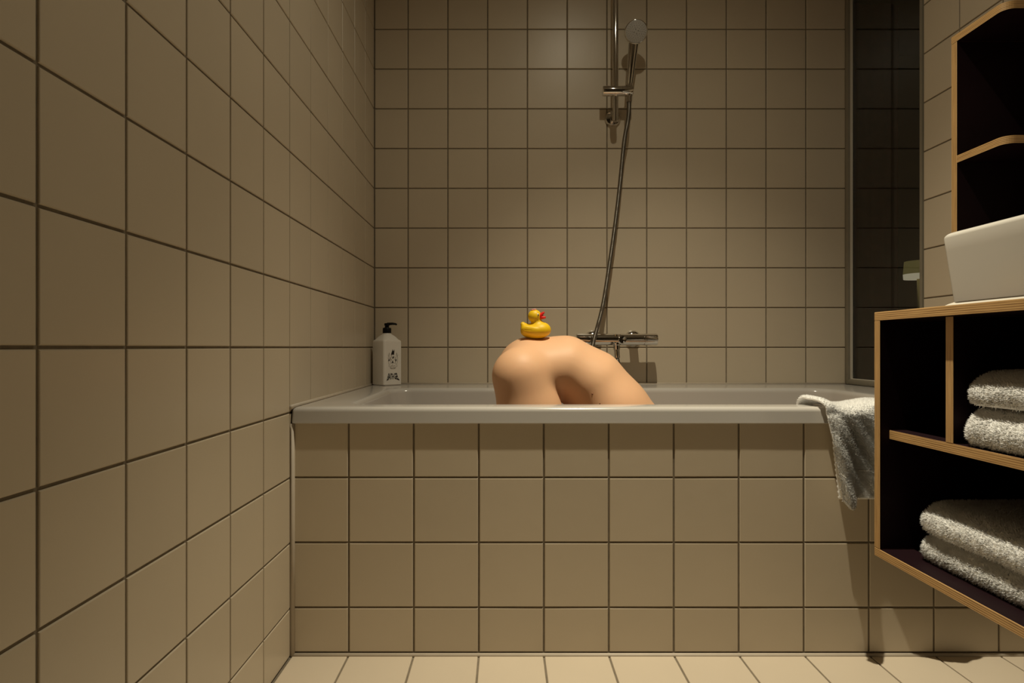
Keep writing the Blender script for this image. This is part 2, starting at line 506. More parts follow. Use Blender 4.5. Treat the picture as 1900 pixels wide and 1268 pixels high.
# the dim room behind the window
wx = box('wall_beyond', 1.42, 3.2, 3.55, 3.65, 0, CEIL, M['navy']); tag(wx, kind='structure')
wy = box('wall_beyond_side', 3.1, 3.2, 1.2, 3.55, 0, CEIL, M['navy']); tag(wy, kind='structure')
wz = box('wall_beyond_near', 1.42, 3.1, 1.1, 1.2, 0, CEIL, M['navy']); tag(wz, kind='structure')
ww = box('wall_beyond_return', 1.29, 1.325, YB + 0.12, 3.55, 0, CEIL, M['navy']); tag(ww, kind='structure')
fb = box('floor_beyond', 1.42, 3.2, 1.1, 3.65, -0.12, 0, M['dark_wall']); tag(fb, kind='structure')
cb = box('ceiling_beyond', 1.42, 3.2, 1.1, 3.65, CEIL + 0.02, CEIL + 0.1, M['dark_wall']); tag(cb, kind='structure')
nx_ = 90; cv, cf = [], []
for i in range(nx_ + 1):
    x = 1.34 + 0.60 * i / nx_; y = 2.98 + 0.006 * math.sin(i * 0.30) + 0.002 * math.sin(i * 0.71 + 1)
    for z in (0.02, 1.2, CEIL - 0.02):
        cv.append((x, y, z)); cv.append((x, y + 0.006, z))
for i in range(nx_):
    a, b = i * 6, (i + 1) * 6
    for k in (0, 2):
        cf.append((a + k, b + k, b + k + 2, a + k + 2)); cf.append((a + k + 1, a + k + 3, b + k + 3, b + k + 1))
    cf.append((a, a + 1, b + 1, b)); cf.append((a + 4, b + 4, b + 5, a + 5))
cf += [(0, 2, 3, 1), (2, 4, 5, 3)]
e_ = nx_ * 6
cf += [(e_, e_ + 1, e_ + 3, e_ + 2), (e_ + 2, e_ + 3, e_ + 5, e_ + 4)]
cu = link('curtain', mesh('curtain', cv, cf, True), None, M['maroon'], True)
tag(cu, 'dark maroon curtain in the dim room behind the window', 'curtain')
lamp = empty('table_lamp', (2.12, 3.10, 0))
link('stem', tube_mesh('stem', [(0, 0, 0.03), (0, 0, 0.5), (0, 0, 1.06)], 0.01, 10), lamp, M['brass'], True)
link('base', lathe_mesh('base', [(0.11, 0.0), (0.11, 0.02), (0.02, 0.035)], 28), lamp, M['brass'], 'auto')
link('lamp_shade', lathe_mesh('lamp_shade', [(0.07, 1.085), (0.065, 1.15)], 28), lamp, M['shade'], 'auto')
link('lamp_diffuser', lathe_mesh('lamp_diffuser', [(0.068, 1.06), (0.07, 1.085)], 28), lamp, M['glow'], 'auto')
lamp.name = 'floor_lamp'
tag(lamp, 'brass floor lamp glowing faintly in the room behind the dark window', 'lamp')
# ceiling spotlight (just out of the picture, above the bath edge)
spot = empty('ceiling_spotlight', (LAMP_POS[0], LAMP_POS[1], CEIL))
link('trim_ring', lathe_mesh('trim_ring', [(0.045, 0.02), (0.045, 0.0), (0.036, -0.003), (0.036, 0.02)], 32), spot, M['chrome'], 'auto')
link('bulb_offscreen', lathe_mesh('bulb', [(0.026, 0.012), (0.026, 0.016)], 24), spot, M['bulb'], 'auto')
tag(spot, 'small round chrome ceiling spotlight above the bath edge', 'ceiling light')
for part, w, ang, aim in LAMP_BEAMS:
    L = bpy.data.lights.new('spotlight_' + part + '_offscreen', 'SPOT'); L.energy = w; L.color = LAMP_COL
    L.spot_size = math.radians(ang); L.spot_blend = 1.0; L.shadow_soft_size = 0.012
    o = bpy.data.objects.new('spotlight_' + part + '_offscreen', L); o.location = (0, 0, -0.012); o.parent = spot; COL.objects.link(o)
    o.rotation_euler = (Vector(aim) - Vector(LAMP_POS)).to_track_quat('-Z', 'Y').to_euler()

# ------------------------------------------------------------------ bathtub
TX0, TX1, TY0, TY1 = -0.391, 1.090, 1.478, 2.065
tub = empty('bathtub', (0.395, 1.83, 0.0))
def ring(x0, x1, y0, y1, r, z):
    return [(x - 0.395, y - 1.83, z) for x, y in rrect(x0, x1, y0, y1, r)]
ox0, ox1, oy1 = XL + 0.003, XR - 0.005, YB - 0.003
rings = [ring(ox0 + .02, ox1 - .02, RIM_F + .016, oy1 - .02, .004, RIM_B + .004)]
rings.append(ring(ox0 + .003, ox1 - .003, RIM_F + .003, oy1 - .003, .004, RIM_B))
rings.append(ring(ox0, ox1, RIM_F, oy1, .004, RIM_B + .002))
rings.append(ring(ox0, ox1, RIM_F + .0005, oy1, .004, RIM_B + .006))
for k in range(8):
    a = math.pi / 2 * k / 7; rr = 0.011
    d = rr * (1 - math.cos(a))
    rings.append(ring(ox0 + d, ox1 - d, RIM_F + .002 + d, oy1 - d, .006, RIM_Z - rr + rr * math.sin(a)))
def inner(o, z, r): rings.append(ring(TX0 + o, TX1 - o, TY0 + o * 0.8, TY1 - o * 0.8, r, z))
inner(-.02, RIM_Z, .075); inner(-.004, RIM_Z - .0015, .07)
for k in range(1, 7):
    a = math.pi / 2 * k / 6; inner(-.004 + .016 * math.sin(a), RIM_Z - .0015 - .016 * (1 - math.cos(a)), .068)
for z, o, r in ((.50, .022, .07), (.40, .036, .08), (.30, .055, .09), (.22, .075, .1), (.18, .10, .11), (.162, .13, .12), (.157, .17, .12)):
    inner(o, z, r)
tb = loft('shell', rings, cap0=False)
link('shell', tb, tub, M['enamel'], 'auto')
link('drain', lathe_mesh('drain', [(0.03, 0.157), (0.03, 0.160), (0.022, 0.163)], 24, origin=(0.50, 0.0, 0)), tub, M['chrome'], 'auto')
tag(tub, 'white enamel built-in bathtub with broad rim and tiled front', 'bathtub')

# ------------------------------------------------------------------ vanity cabinet
def panel(name, x0, x1, y0, y1, z0, z1, ax, parent, origin):
    """board whose two big faces (normal along ax) are laminate and whose edges show plywood."""
    o = origin
    lo = [x0 - o[0], y0 - o[1], z0 - o[2]]; hi = [x1 - o[0], y1 - o[1], z1 - o[2]]
    v, f = box_data(lo[0], hi[0], lo[1], hi[1], lo[2], hi[2])
    me = mesh(name, v, f)
    bm = bmesh.new(); bm.from_mesh(me)
    bmesh.ops.bevel(bm, geom=bm.edges[:], offset=0.0008, segments=1, affect='EDGES')
    bmesh.ops.recalc_face_normals(bm, faces=bm.faces)
    uvl = bm.loops.layers.uv.new('UVMap')
    for fc in bm.faces:
        nn = fc.normal
        fc.material_index = 0 if abs(nn[ax]) > 0.9 else 1
        for lp in fc.loops:
            c = lp.vert.co
            others = [k for k in range(3) if k != ax]
            k = max(others, key=lambda q: hi[q] - lo[q] if abs(nn[q]) < 0.6 else -1)
            lp[uvl].uv = (c[k] + 3.1 * lo[0] + 1.7 * lo[2], c[ax] - lo[ax])
    bm.to_mesh(me); bm.free()
    return link(name, me, parent, [M['laminate'], M['ply']])

XF, YE = 0.743, 1.220
VY0 = 0.22
T = 0.0175
ob = (XF, YE, 0.292)
van = empty('vanity_cabinet', ob)
panel('top_board', XF, XR - 0.002, VY0, YE, 0.7635, 0.7805, 2, van, ob)
panel('end_panel', XF, XR - 0.002, YE - T, YE, 0.3095, 0.7630, 1, van, ob)
panel('end_panel', XF, XR - 0.002, VY0, VY0 + T, 0.3095, 0.7630, 1, van, ob)
panel('bottom_board', XF, XR - 0.002, VY0, YE, 0.2925, 0.3090, 2, van, ob)
panel('shelf_board', XF + .019, XR - 0.014, VY0 + T, YE - T, 0.5285, 0.5460, 2, van, ob)
panel('divider', XF + .019, XR - 0.014, 1.0315, 1.049, 0.5462, 0.7632, 1, van, ob)
panel('divider', XF + .019, XR - 0.014, 0.60, 0.6175, 0.5462, 0.7632, 1, van, ob)
panel('back_panel', XR - 0.013, XR - 0.003, VY0 + T, YE - T, 0.3095, 0.7630, 0, van, ob)
tag(van, 'wall-hung plywood vanity with dark laminate open compartments and pale edges', 'cabinet')

# washbasin
bas = empty('washbasin', (0.95, 0.80, 0.7808))
def bring(x0, x1, y0, y1, r, z):
    return [(x - .95, y - .80, z) for x, y in rrect(x0, x1, y0, y1, r)]
bx0, bx1, by0, by1 = 0.753, 1.20, 0.50, 1.030
R_ = [bring(bx0 + .006, bx1 - .006, by0 + .006, by1 - .006, .016, 0.0), bring(bx0, bx1, by0, by1, .02, .006)]
for k in range(1, 6):
    t = k / 5; o = -.010 * t
    R_.append(bring(bx0 + o, bx1 - o, by0 + o, by1 - o, .02, .006 + .107 * t))
for k in range(1, 7):
    a = math.pi / 2 * k / 6; o = -.010 + .009 * (1 - math.cos(a))
    R_.append(bring(bx0 + o, bx1 - o, by0 + o, by1 - o, .02, .113 + .009 * math.sin(a)))
for o, z, r in ((.012, .122, .02), (.018, .119, .02), (.021, .110, .022), (.03, .05, .03), (.05, .028, .04), (.09, .022, .05)):
    R_.append(bring(bx0 + o, bx1 - o, by0 + o, by1 - o, r, z))
link('bowl', loft('bowl', R_), bas, M['ceramic'], 'auto')
link('sealant_bead', loft('sealant_bead', [bring(bx0 - .001, bx1, by0, by1 + .017, .012, 0.0002), bring(bx0 + .0002, bx1, by0, by1 + .008, .012, .003), bring(bx0 + .004, bx1 - .004, by0 + .004, by1 - .004, .012, .006)]), bas, M['seal'], 'auto')
link('waste', lathe_mesh('waste', [(0.024, 0.022), (0.024, 0.025), (0.016, 0.027)], 24), bas, M['chrome'], 'auto')
tag(bas, 'white rectangular ceramic washbasin standing on the plywood vanity top', 'sink')

# upper open shelf unit
UX, UY0, UY1 = 1.065, 1.290, 1.447
uo = (UX, UY1, 0.86)
up = empty('wall_shelf', uo)
def shelf_plate(name, z0, z1):
    r = 0.022; y0, y1, x0, x1 = UY0, UY1 if 'top' in name else UY1 - T, UX, XR - 0.002
    pts = [(x1, y0)]
    for k in range(9):
        a = math.radians(270 - 90 * k / 8); pts.append((x0 + r + r * math.cos(a), y0 + r + r * math.sin(a)))
    pts += [(x0, y1), (x1, y1)]
    n = len(pts)
    v = [(x - uo[0], y - uo[1], z - uo[2]) for z in (z0, z1) for x, y in pts]
    f = [tuple(range(n)), tuple(range(n, 2 * n))] + [(k, (k + 1) % n, n + (k + 1) % n, n + k) for k in range(n)]
    me = mesh(name, v, f, True)
    cum = [0]
    for k in range(n): cum.append(cum[-1] + math.dist(pts[k], pts[(k + 1) % n]))
    uvl = me.uv_layers.new(name='UVMap')
    for p in me.polygons:
        p.material_index = 0 if abs(p.normal.z) > 0.9 else 1
        vs_ = [me.loops[i].vertex_index for i in p.loop_indices]
        for li, vi in zip(p.loop_indices, vs_):
            u = cum[vi % n]
            if 0 in [q % n for q in vs_] and n - 1 in [q % n for q in vs_] and vi % n == 0: u = cum[n]
            uvl.data[li].uv = (u + z0 * 2.3, me.vertices[vi].co.z - (z0 - uo[2]))
    return link(name, me, up, [M['laminate'], M['ply']])
shelf_plate('top_board', 1.4325, 1.4495)
shelf_plate('shelf_board', 1.1455, 1.1625)
shelf_plate('shelf_board', 0.8605, 0.8775)
panel('side_panel', UX, XR - 0.002, UY1 - T + .0002, UY1, 0.8605, 1.4322, 1, up, uo)
panel('back_panel', XR - 0.012, XR - 0.002, UY0 + .004, UY1 - T, 0.8777, 1.1453, 0, up, uo)
panel('back_panel', XR - 0.012, XR - 0.002, UY0 + .004, UY1 - T, 1.1627, 1.4323, 0, up, uo)
tag(up, 'tall open plywood wall shelf with rounded corner above the vanity', 'shelf')
# the mirrored/laminate cabinet side that closes the shelf towards the room

# ------------------------------------------------------------------ shower rail, hand shower, hose, mixer
def spx(x, y, d): return ((x - 937) * d / F_PX, d, CAM_Z - (y - 645) * d / F_PX)
rail_x, rail_y = 0.405, 2.222
rail = empty('shower_rail', (rail_x, YB, 1.545))
link('pole', tube_mesh('pole', [(0, rail_y - YB, -.006), (0, rail_y - YB, .3), (0, rail_y - YB, .70)], .0105, 24), rail, M['chrome'], 'auto')
for zz in (0.026, 0.665):
    link('wall_flange', lathe_mesh('wall_flange', [(.029, 0.0), (.029, -.009), (.026, -.014), (.012, -.017)], 32, 'Y', (0, 0, zz)), rail, M['chrome'], 'auto')
    link('bracket_arm', tube_mesh('bracket_arm', [(0, -.014, zz), (0, -.035, zz - .004), (0, -.05, zz - .013), (0, rail_y - YB, zz - .027)], [.012, .012, .012, .0118], 20), rail, M['chrome'], 'auto')
sz = 1.645 - 1.545
sl = link('slider', lathe_mesh('slider', [(.012, -.050), (.0165, -.0495), (.0178, -.047), (.0178, .0195), (.0172, .020), (.0172, .021), (.0178, .0215), (.0178, .058), (.0165, .0605), (.012, .061)], 32, 'X', (0.0, rail_y - YB - .012, sz)), rail, M['chrome'], 'auto')
link('holder_cone', lathe_mesh('holder_cone', [(.0115, -.0195), (.0125, .0), (.0125, .0205)], 24, 'Z', (.0475, rail_y - YB - .012, sz)), rail, M['chrome'], 'auto')
tag(rail, 'vertical chrome shower rail with sliding holder on back wall', 'shower rail')

hs = empty('hand_shower', (rail_x + .0475, rail_y - .012, 1.645))
hb = Vector((0, 0, .010)); ht = Vector((.0135, -.012, .166))
pts = [hb.lerp(ht, t) for t in (0, .08, .09, .12, .5, .85, 1)]
link('handle', tube_mesh('handle', pts, [.0100, .0100, .0100, .0118, .0145, .0172, .0180], 24), hs, M['chrome'], 'auto')
head_c = Vector((.0175, -.036, .197))
tilt = Matrix.Rotation(math.radians(-66), 4, 'X') @ Matrix.Identity(4)
hm = lathe_mesh('shower_head', [(.018, -.024), (.034, -.014), (.0405, -.004), (.0412, .002), (.040, .0055), (.0385, .0062)], 40)
rotm = Matrix.Translation(head_c) @ Matrix.Rotation(math.radians(-8), 4, 'Z') @ Matrix.Rotation(math.radians(106), 4, 'X')
hm.transform(rotm)
head = link('shower_head', hm, hs, M['chrome'], 'auto')
fm = lathe_mesh('spray_face', [(.0375, .0060), (.0375, .0068), (.036, .0072)], 40); fm.transform(rotm)
face = link('spray_face', fm, head, M['spray_face'], 'auto')
nv, nf = [], []
def nub(x, y, r, hgt=.0018, sx=1.0, ang=0):
    o = len(nv)
    for z, q in ((.0068, 1.0), (.0072 + hgt, .7)):
        for k in range(6):
            a = 2 * math.pi * k / 6; u, w = r * q * math.cos(a) * sx, r * q * math.sin(a)
            nv.append((x + u * math.cos(ang) - w * math.sin(ang), y + u * math.sin(ang) + w * math.cos(ang), z))
    for k in range(6): nf.append((o + k, o + (k + 1) % 6, o + 6 + (k + 1) % 6, o + 6 + k))
    nf.append(tuple(o + 6 + k for k in range(6)))
for rr, cnt in ((.014, 10), (.021, 16), (.0275, 22), (.033, 28)):
    for k in range(cnt):
        a = 2 * math.pi * k / cnt + rr * 90; nub(rr * math.cos(a), rr * math.sin(a), .0009)
for k in range(4):
    a = math.pi / 2 * k + 0.25; nub(.0075 * math.cos(a), .0075 * math.sin(a), .0012, .001, 2.3, a)
nm = mesh('nozzles', nv, nf); nm.transform(rotm)
no = link('nozzles', nm, head, M['nozzle']); no['kind'] = 'stuff'
tag(hs, 'chrome hand shower with round grey spray face in the rail holder', 'shower head')

# mixer
mx_, mz, my = (0.2585 + 0.5535) / 2, 0.7385, 2.206
mix = empty('shower_mixer', (mx_, YB, mz))
yy = my - YB
link('body', lathe_mesh('body', [(.0205, -.098), (.0213, -.097), (.0213, .097), (.0205, .098)], 40, 'X', (0, yy, 0)), mix, M['chrome'], 'auto')
for s in (-1, 1):
    k_ = link('knob', lathe_mesh('knob', [(.0205, .0985 * s), (.0216, .0995 * s), (.0216, .143 * s), (.0205, .1465 * s), (.016, .1475 * s)], 40, 'X', (0, yy, 0)), mix, M['chrome'], 'auto')
    link('grip', tube_mesh('grip', [(.105 * s, yy - .020, .010), (.120 * s, yy - .0215, .010), (.138 * s, yy - .020, .010)], [.002, .003, .002], 10), k_, M['chrome'], True)
    link('wall_flange', lathe_mesh('wall_flange', [(.032, 0), (.032, -.004), (.026, -.012), (.016, -.016), (.016, yy + .012)], 36, 'Y', (.075 * s + (.0), 0, .004)), mix, M['chrome'], 'auto')
link('outlet_block', lathe_mesh('outlet_block', [(.0128, -.036), (.0128, -.021), (.0165, -.018), (.0165, .018)], 28, 'Z', (0.0, yy - .002, 0)), mix, M['chrome'], 'auto')
link('button', lathe_mesh('button', [(.0145, yy - .006), (.0145, yy - .0245), (.0125, yy - .0265), (.006, yy - .027)], 28, 'Y', (0.017, 0, -.001)), mix, M['chrome'], 'auto')
tag(mix, 'chrome thermostatic shower mixer bar mounted on the tiled back wall', 'faucet')

# hose
hp = [(rail_x + .0475, rail_y - .012, 1.628), (0.4495, 2.206, 1.55), spx(1158, 265, 2.21), spx(1150, 345, 2.215), spx(1141, 420, 2.215), spx(1130, 497, 2.205), spx(1118, 570, 2.19), spx(1100, 640, 2.175), (0.296, 2.125, 0.635), (0.285, 2.065, 0.592), (0.272, 2.022, 0.558), (0.262, 1.998, 0.46), (0.268, 1.985, 0.31), (0.335, 1.975, 0.225), (0.412, 1.985, 0.31), (0.428, 1.998, 0.46), (0.426, 2.022, 0.558), (0.422, 2.070, 0.596), (0.414, 2.140, 0.622), (mx_ + .003, 2.193, 0.652), (mx_, my - .002, 0.702)]
hpts, hl = spline(hp, 1500)
period = 0.0042
hr = [0.0075 + 0.0012 * math.cos(2 * math.pi * (hl * i / 1499) / period) for i in range(1500)]
ho = link('shower_hose', tube_mesh('shower_hose', hpts, hr, 10), None, M['hose_metal'], True)
ho['label'] = 'ribbed metal shower hose hanging from hand shower to mixer'; ho['category'] = 'hose'
for a, b in ((0, 18), (1478, 1499)):
    link('end_nut', tube_mesh('end_nut', [hpts[a], hpts[(a + b) // 2], hpts[b]], .0105, 16), ho, M['chrome'], 'auto')

# ------------------------------------------------------------------ bath gel bottle
BW = 0.0775; BR = BW / 2
bot = empty('pump_bottle', (-0.4312, 2.2150, RIM_Z), math.radians(44))
def brr(w, r, z): return [(x, y, z) for x, y in rrect(-w, w, -w, w, r, 6)]
rg = [brr(BR - .004, .006, 0), brr(BR, .007, .004), brr(BR, .007, .158), brr(BR - .0015, .009, .163), brr(BR - .006, .011, .1665)]
rg += [brr(.026, .014, .177), brr(.0165, .0145, .1855), brr(.0150, .0148, .1885), brr(.0150, .0148, .192)]
link('body', loft('body', rg), bot, M['bottle'], 'auto')
pump = link('pump', lathe_mesh('pump', [(.0155, .1895), (.0155, .206), (.0140, .209), (.008, .210), (.0075, .217), (.0095, .2175), (.0095, .2245), (.008, .226)], 28), bot, M['black_plastic'], 'auto')
nz_m = tube_mesh('nozzle', [(0, 0, .2225), (.016, -.010, .2245), (.026, -.0165, .2235), (.030, -.019, .2205)], [.0055, .0045, .0038, .003], 12)
link('nozzle', nz_m, pump, M['black_plastic'], True)
# print on the face that looks into the room (local -y side)
fy_ = -BR - 0.0006
def text_mesh(s):
    cu_ = bpy.data.curves.new('letters', 'FONT'); cu_.body = s; cu_.size = 1.0; cu_.extrude = 0.0; cu_.resolution_u = 3; cu_.offset = 0.034
    cu_.align_x = 'CENTER'; cu_.space_character = 1.0; cu_.space_word = 0.55
    to = bpy.data.objects.new('letters', cu_); COL.objects.link(to)
    dg = bpy.context.evaluated_depsgraph_get()
    me = bpy.data.meshes.new_from_object(to.evaluated_get(dg))
    bpy.data.objects.remove(to)
    return me
tm = text_mesh('BATH GEL')
co = np.array([v.co[:] for v in tm.vertices])
hw = np.abs(co[:, 0]).max(); hh = co[:, 1].max()
u = co[:, 0] / hw; vv = co[:, 1] / hh
TWd, THt = 0.0245, 0.0265
bow = 0.72 + 0.28 * np.abs(u) ** 1.3
zc = 0.0335
X_ = TWd * u * (1.12 - 0.34 * vv); Z_ = zc + (vv - 0.5) * THt * bow - 0.004 * np.abs(u) ** 2 + .002 - 0.0025 * (1 - np.abs(u)) ** 2
for i, v in enumerate(tm.vertices): v.co = (X_[i], fy_, Z_[i])
link('lettering', tm, bot, M['ink'])
# drawing above the lettering
dv, df, lv, lf = [], [], [], []
def poly(pts, light=False):
    V_, F_ = (lv, lf) if light else (dv, df)
    o = len(V_); V_ += [(x * .001, fy_ - (0.0 if light else 0.0002), z * .001) for x, z in pts]; F_.append(tuple(range(o, o + len(pts))))
def stroke(pts, w, light=True):
    for (xa, za), (xb, zb) in zip(pts, pts[1:]):
        L_ = math.hypot(xb - xa, zb - za) or 1; nx2, nz2 = -(zb - za) / L_ * w / 2, (xb - xa) / L_ * w / 2
        poly([(xa - nx2, za - nz2), (xb - nx2, zb - nz2), (xb + nx2, zb + nz2), (xa + nx2, za + nz2)], light)
poly([(-7, 108), (-8, 114), (-5.5, 121), (-2.5, 127), (-1.5, 132), (0.5, 126), (2.5, 124), (4, 128), (5.5, 131), (6, 124), (5, 116), (5, 109), (3, 113), (0, 110), (-3, 113)])
poly([(-1, 100), (3, 101), (4.5, 106), (2, 104), (-2, 105)])
stroke([(-6, 108), (-5, 102), (-1, 98), (3, 99), (5, 106)], 1.0, False)
poly([(-7, 80), (-1.5, 90), (4, 80), (-1, 83)])
poly([(-19, 91), (-16.5, 98), (-14, 91), (-16.5, 88)]); poly([(9, 91), (12, 96.5), (15, 93), (13, 86), (11, 88)])
for s in (-1, 1):
    stroke([(s * 16, 118), (s * 17.5, 108), (s * 20, 100), (s * 19, 84), (s * 16, 76), (s * 18, 68)], 0.9)
    stroke([(s * 15, 118), (s * 13, 106), (s * 12, 96), (s * 10, 84), (s * 12, 76)], 0.9)
    stroke([(s * 21, 112), (s * 18, 103)], 0.8); stroke([(s * 11, 102), (s * 8, 94), (s * 4, 92)], 0.8)
    stroke([(s * 14, 70), (s * 10, 62), (s * 2, 60)], 0.9)
for z in (72, 67, 63): stroke([(-10, z), (-4, z - 1.5), (2, z - 1), (10, z)], 0.8)
for k in range(26):
    x, z = random.uniform(-17, 17), random.uniform(66, 102); stroke([(x, z), (x + random.uniform(-2, 2), z + random.uniform(-4, 4))], 0.7)
link('drawing', mesh('drawing', dv, df), bot, M['ink'])
link('drawing_lines', mesh('drawing_lines', lv, lf), bot, M['ink_light'])
tag(bot, 'white square bath gel bottle with black pump in the bath corner', 'bottle')

# ------------------------------------------------------------------ person bent over in the bath
YC = 1.80
h = 0.0065
X, Y, Z = grid((-0.47, 1.53, 0.13), (0.92, 2.07, 0.78), h)
def B(pts):
    d = None
    for (a, ra, sa), (b, rb, sb) in zip(pts, pts[1:]):
        q = cone(X, Y, Z, (a[0], YC, a[1]), (b[0], YC, b[1]), ra, rb, (sa + sb) / 2)
        d = q if d is None else smin(d, q, 0.035)
    return d
torso = B([((0.076, 0.642), .100, 1.60), ((0.178, 0.654), .083, 1.22), ((0.256, 0.605), .092, 1.24), ((0.318, 0.526), .100, 1.36), ((0.400, 0.425), .104, 1.45), ((0.470, 0.335), .088, 1.75)])
bd = torso
for s in (-1, 1):
    hip = (0.044, YC + s * .097, 0.630); mid = (0.072, YC + s * .086, 0.520); knee = (0.150, YC + s * .062, 0.222)
    leg = smin(cone(X, Y, Z, hip, mid, .081, .086), cone(X, Y, Z, mid, knee, .086, .056), 0.03)
    bd = smin(bd, leg, 0.015)
    ank = (-0.245, YC + s * .075, 0.197)
    bd = smin(bd, cone(X, Y, Z, (0.155, YC + s * .062, 0.214), (-0.06, YC + s * .068, 0.215), .050, .050), 0.02)
    bd = smin(bd, cone(X, Y, Z, (-0.06, YC + s * .068, 0.215), ank, .050, .034), 0.02)
    bd = smin(bd, cone(X, Y, Z, ank, (-0.375, YC + s * .065, 0.182), .034, .021, 1.3), 0.02)
    sh = (0.462, YC + s * .150, 0.330); el = (0.580, YC + s * .205, 0.225); wr_ = (0.765, YC + s * .130, 0.193)
    bd = smin(bd, cone(X, Y, Z, sh, el, .050, .038), 0.03)
    bd = smin(bd, cone(X, Y, Z, el, wr_, .037, .026), 0.015)
    palm = (0.815, YC + s * .108, 0.186)
    bd = smin(bd, cone(X, Y, Z, wr_, palm, .022, .020, 1.4), 0.012)
    for i, (ang, ln) in enumerate(((-0.34, .052), (-0.12, .066), (0.08, .070), (0.27, .056))):
        bx_ = (palm[0] + .012, palm[1] - s * (.026 - .0175 * i), palm[2])
        m_ = (bx_[0] + ln * .55 * math.cos(ang), bx_[1] + s * ln * .55 * math.sin(ang), bx_[2] + .002)
        e2 = (bx_[0] + ln * math.cos(ang), bx_[1] + s * ln * math.sin(ang), bx_[2] - .012)
        bd = smin(bd, np.minimum(cone(X, Y, Z, bx_, m_, .0095, .0088), cone(X, Y, Z, m_, e2, .0088, .0078)), 0.004)
    tb_ = (wr_[0] + .02, palm[1] - s * .018, palm[2]); te = (wr_[0] + .05, palm[1] - s * .052, palm[2] - .008)
    bd = smin(bd, cone(X, Y, Z, tb_, te, .012, .009), 0.006)
neck = cone(X, Y, Z, (0.485, YC, 0.315), (0.545, YC, 0.262), .052, .050)
bd = smin(bd, neck, 0.03)
hd = ell(X, Y, Z, (0.600, YC, 0.252), (.095, .073, .082))
bd = smin(bd, hd, 0.02)
fc_ = smin(ell(X, Y, Z, (0.628, YC, 0.210), (.05, .05, .045)), ell(X, Y, Z, (0.590, YC, 0.172), (.012, .012, .014)), 0.012)
bd = smin(bd, fc_, 0.02)
for s in (-1, 1): bd = smin(bd, ell(X, Y, Z, (0.585, YC + s * .074, 0.235), (.024, .009, .017)), 0.006)
bd = np.maximum(bd, 0.1585 - Z)
Vb, Fb = surface_net(bd, (-0.47, 1.53, 0.13), h)
Vb = relax(Vb, Fb, 4, 0.5)
per = empty('person', (0.15, YC, 0.157))
off = np.array([0.15, YC, 0.157])
pb = link('body', mesh('body', Vb - off, Fb), per, M['skin'], True)
# hair
hx = np.maximum(ell(X, Y, Z, (0.602, YC, 0.255), (.103, .080, .089)), 0.235 - Z + 0.5 * (X - 0.60))
Vh, Fh = surface_net(hx, (-0.47, 1.53, 0.13), h)
link('hair', mesh('hair', relax(Vh, Fh, 2) - off, Fh), per, M['hair'], True)
for mxp, myp, mr_ in ((1098, 732, .0028), (1110, 751, .0020)):
    dirv = np.array([(mxp - 937) / F_PX, 1.0, -(myp - 645) / F_PX])
    # first body vertex near the line of sight
    tt = (Vb - np.array([0, 0, CAM_Z])) @ dirv / (dirv @ dirv)
    dist = np.linalg.norm(Vb - np.array([0, 0, CAM_Z]) - tt[:, None] * dirv, axis=1)
    c_ = Vb[np.argmin(np.where(dist < .006, tt, 9))] - off
    link('mole', lathe_mesh('mole', [(mr_, .0004), (mr_ * .7, -.0006), (mr_ * .2, -.0009)], 10, 'Y', tuple(c_)), per, M['mole'], True)
tag(per, 'person bent double in the bath, bare hip and back rising above the rim', 'person')

# ------------------------------------------------------------------ rubber duck
hd_ = 0.0012
X, Y, Z = grid((-0.054, -0.036, -0.004), (0.05, 0.036, 0.09), hd_)
def de(c, r): return ell(X, Y, Z, c, r)
body_ = de((0.001, 0, 0.0215), (.0425, .031, .0235))
tail = cone(X, Y, Z, (-0.025, 0, .024), (-0.0362, 0, .0415), .0150, .0066, 1.35)
dk = smin(body_, tail, 0.010)
chest = de((0.018, 0, .028), (.0245, .026, .019)); dk = smin(dk, chest, 0.008)
neck_ = cone(X, Y, Z, (0.008, 0, .036), (0.003, 0, .055), .016, .0135); dk = smin(dk, neck_, 0.007)
head_ = de((-0.001, 0, .0645), (.0195, .0185, .0190)); dk = smin(dk, head_, 0.004)
for s in (-1, 1):
    w_ = smin(de((-0.010, s * .0285, .026), (.021, .0052, .0115)), de((-0.024, s * .0262, .031), (.0085, .0045, .007)), .006)
    for zz in (.0215, .0268, .032):
        w_ = np.maximum(w_, -(cone(X, Y, Z, (-0.034, s * .0335, zz + .003), (-.002, s * .0345, zz - .001), .0012, .0012) - .0003))
    dk = smin(dk, w_, .003)
dk = smin(dk, 9 + 0 * dk, .001)
dk = np.maximum(dk, 0.0005 - Z)
Vd, Fd = surface_net(dk, (-0.054, -0.036, -0.004), hd_)
Vd = relax(Vd, Fd, 2)
DX, DY = 0.0885, 1.765
# rest the duck on the body: the highest body point under its base
near_ = (np.abs(Vb[:, 0] - DX) < .038) & (np.abs(Vb[:, 1] - DY) < .024)
pts_ = Vb[near_ & (Vb[:, 2] > .6)]
A_ = np.c_[pts_[:, 0] - DX, pts_[:, 1] - DY, np.ones(len(pts_))]
cf_, *_ = np.linalg.lstsq(A_, pts_[:, 2], rcond=None)
dz = (pts_[:, 2] - A_ @ cf_).max()
duck = empty('rubber_duck', (DX, DY, cf_[2] + dz * 0.35))
duck.rotation_euler = (math.atan(cf_[1]) * 0.7, -math.atan(cf_[0]) * 0.9, math.radians(-12))
link('body', mesh('body', Vd, Fd), duck, M['duck'], True)
X, Y, Z = grid((0.008, -0.02, 0.05), (0.04, 0.02, 0.085), 0.0008)
ub = cone(X, Y, Z, (0.0150, 0, .0660), (0.0252, 0, .0745), .0070, .0032, 1.5)
lb = cone(X, Y, Z, (0.0150, 0, .0610), (0.0285, 0, .0605), .0068, .0034, 1.5)
bl = smin(ub, lb, .0015)
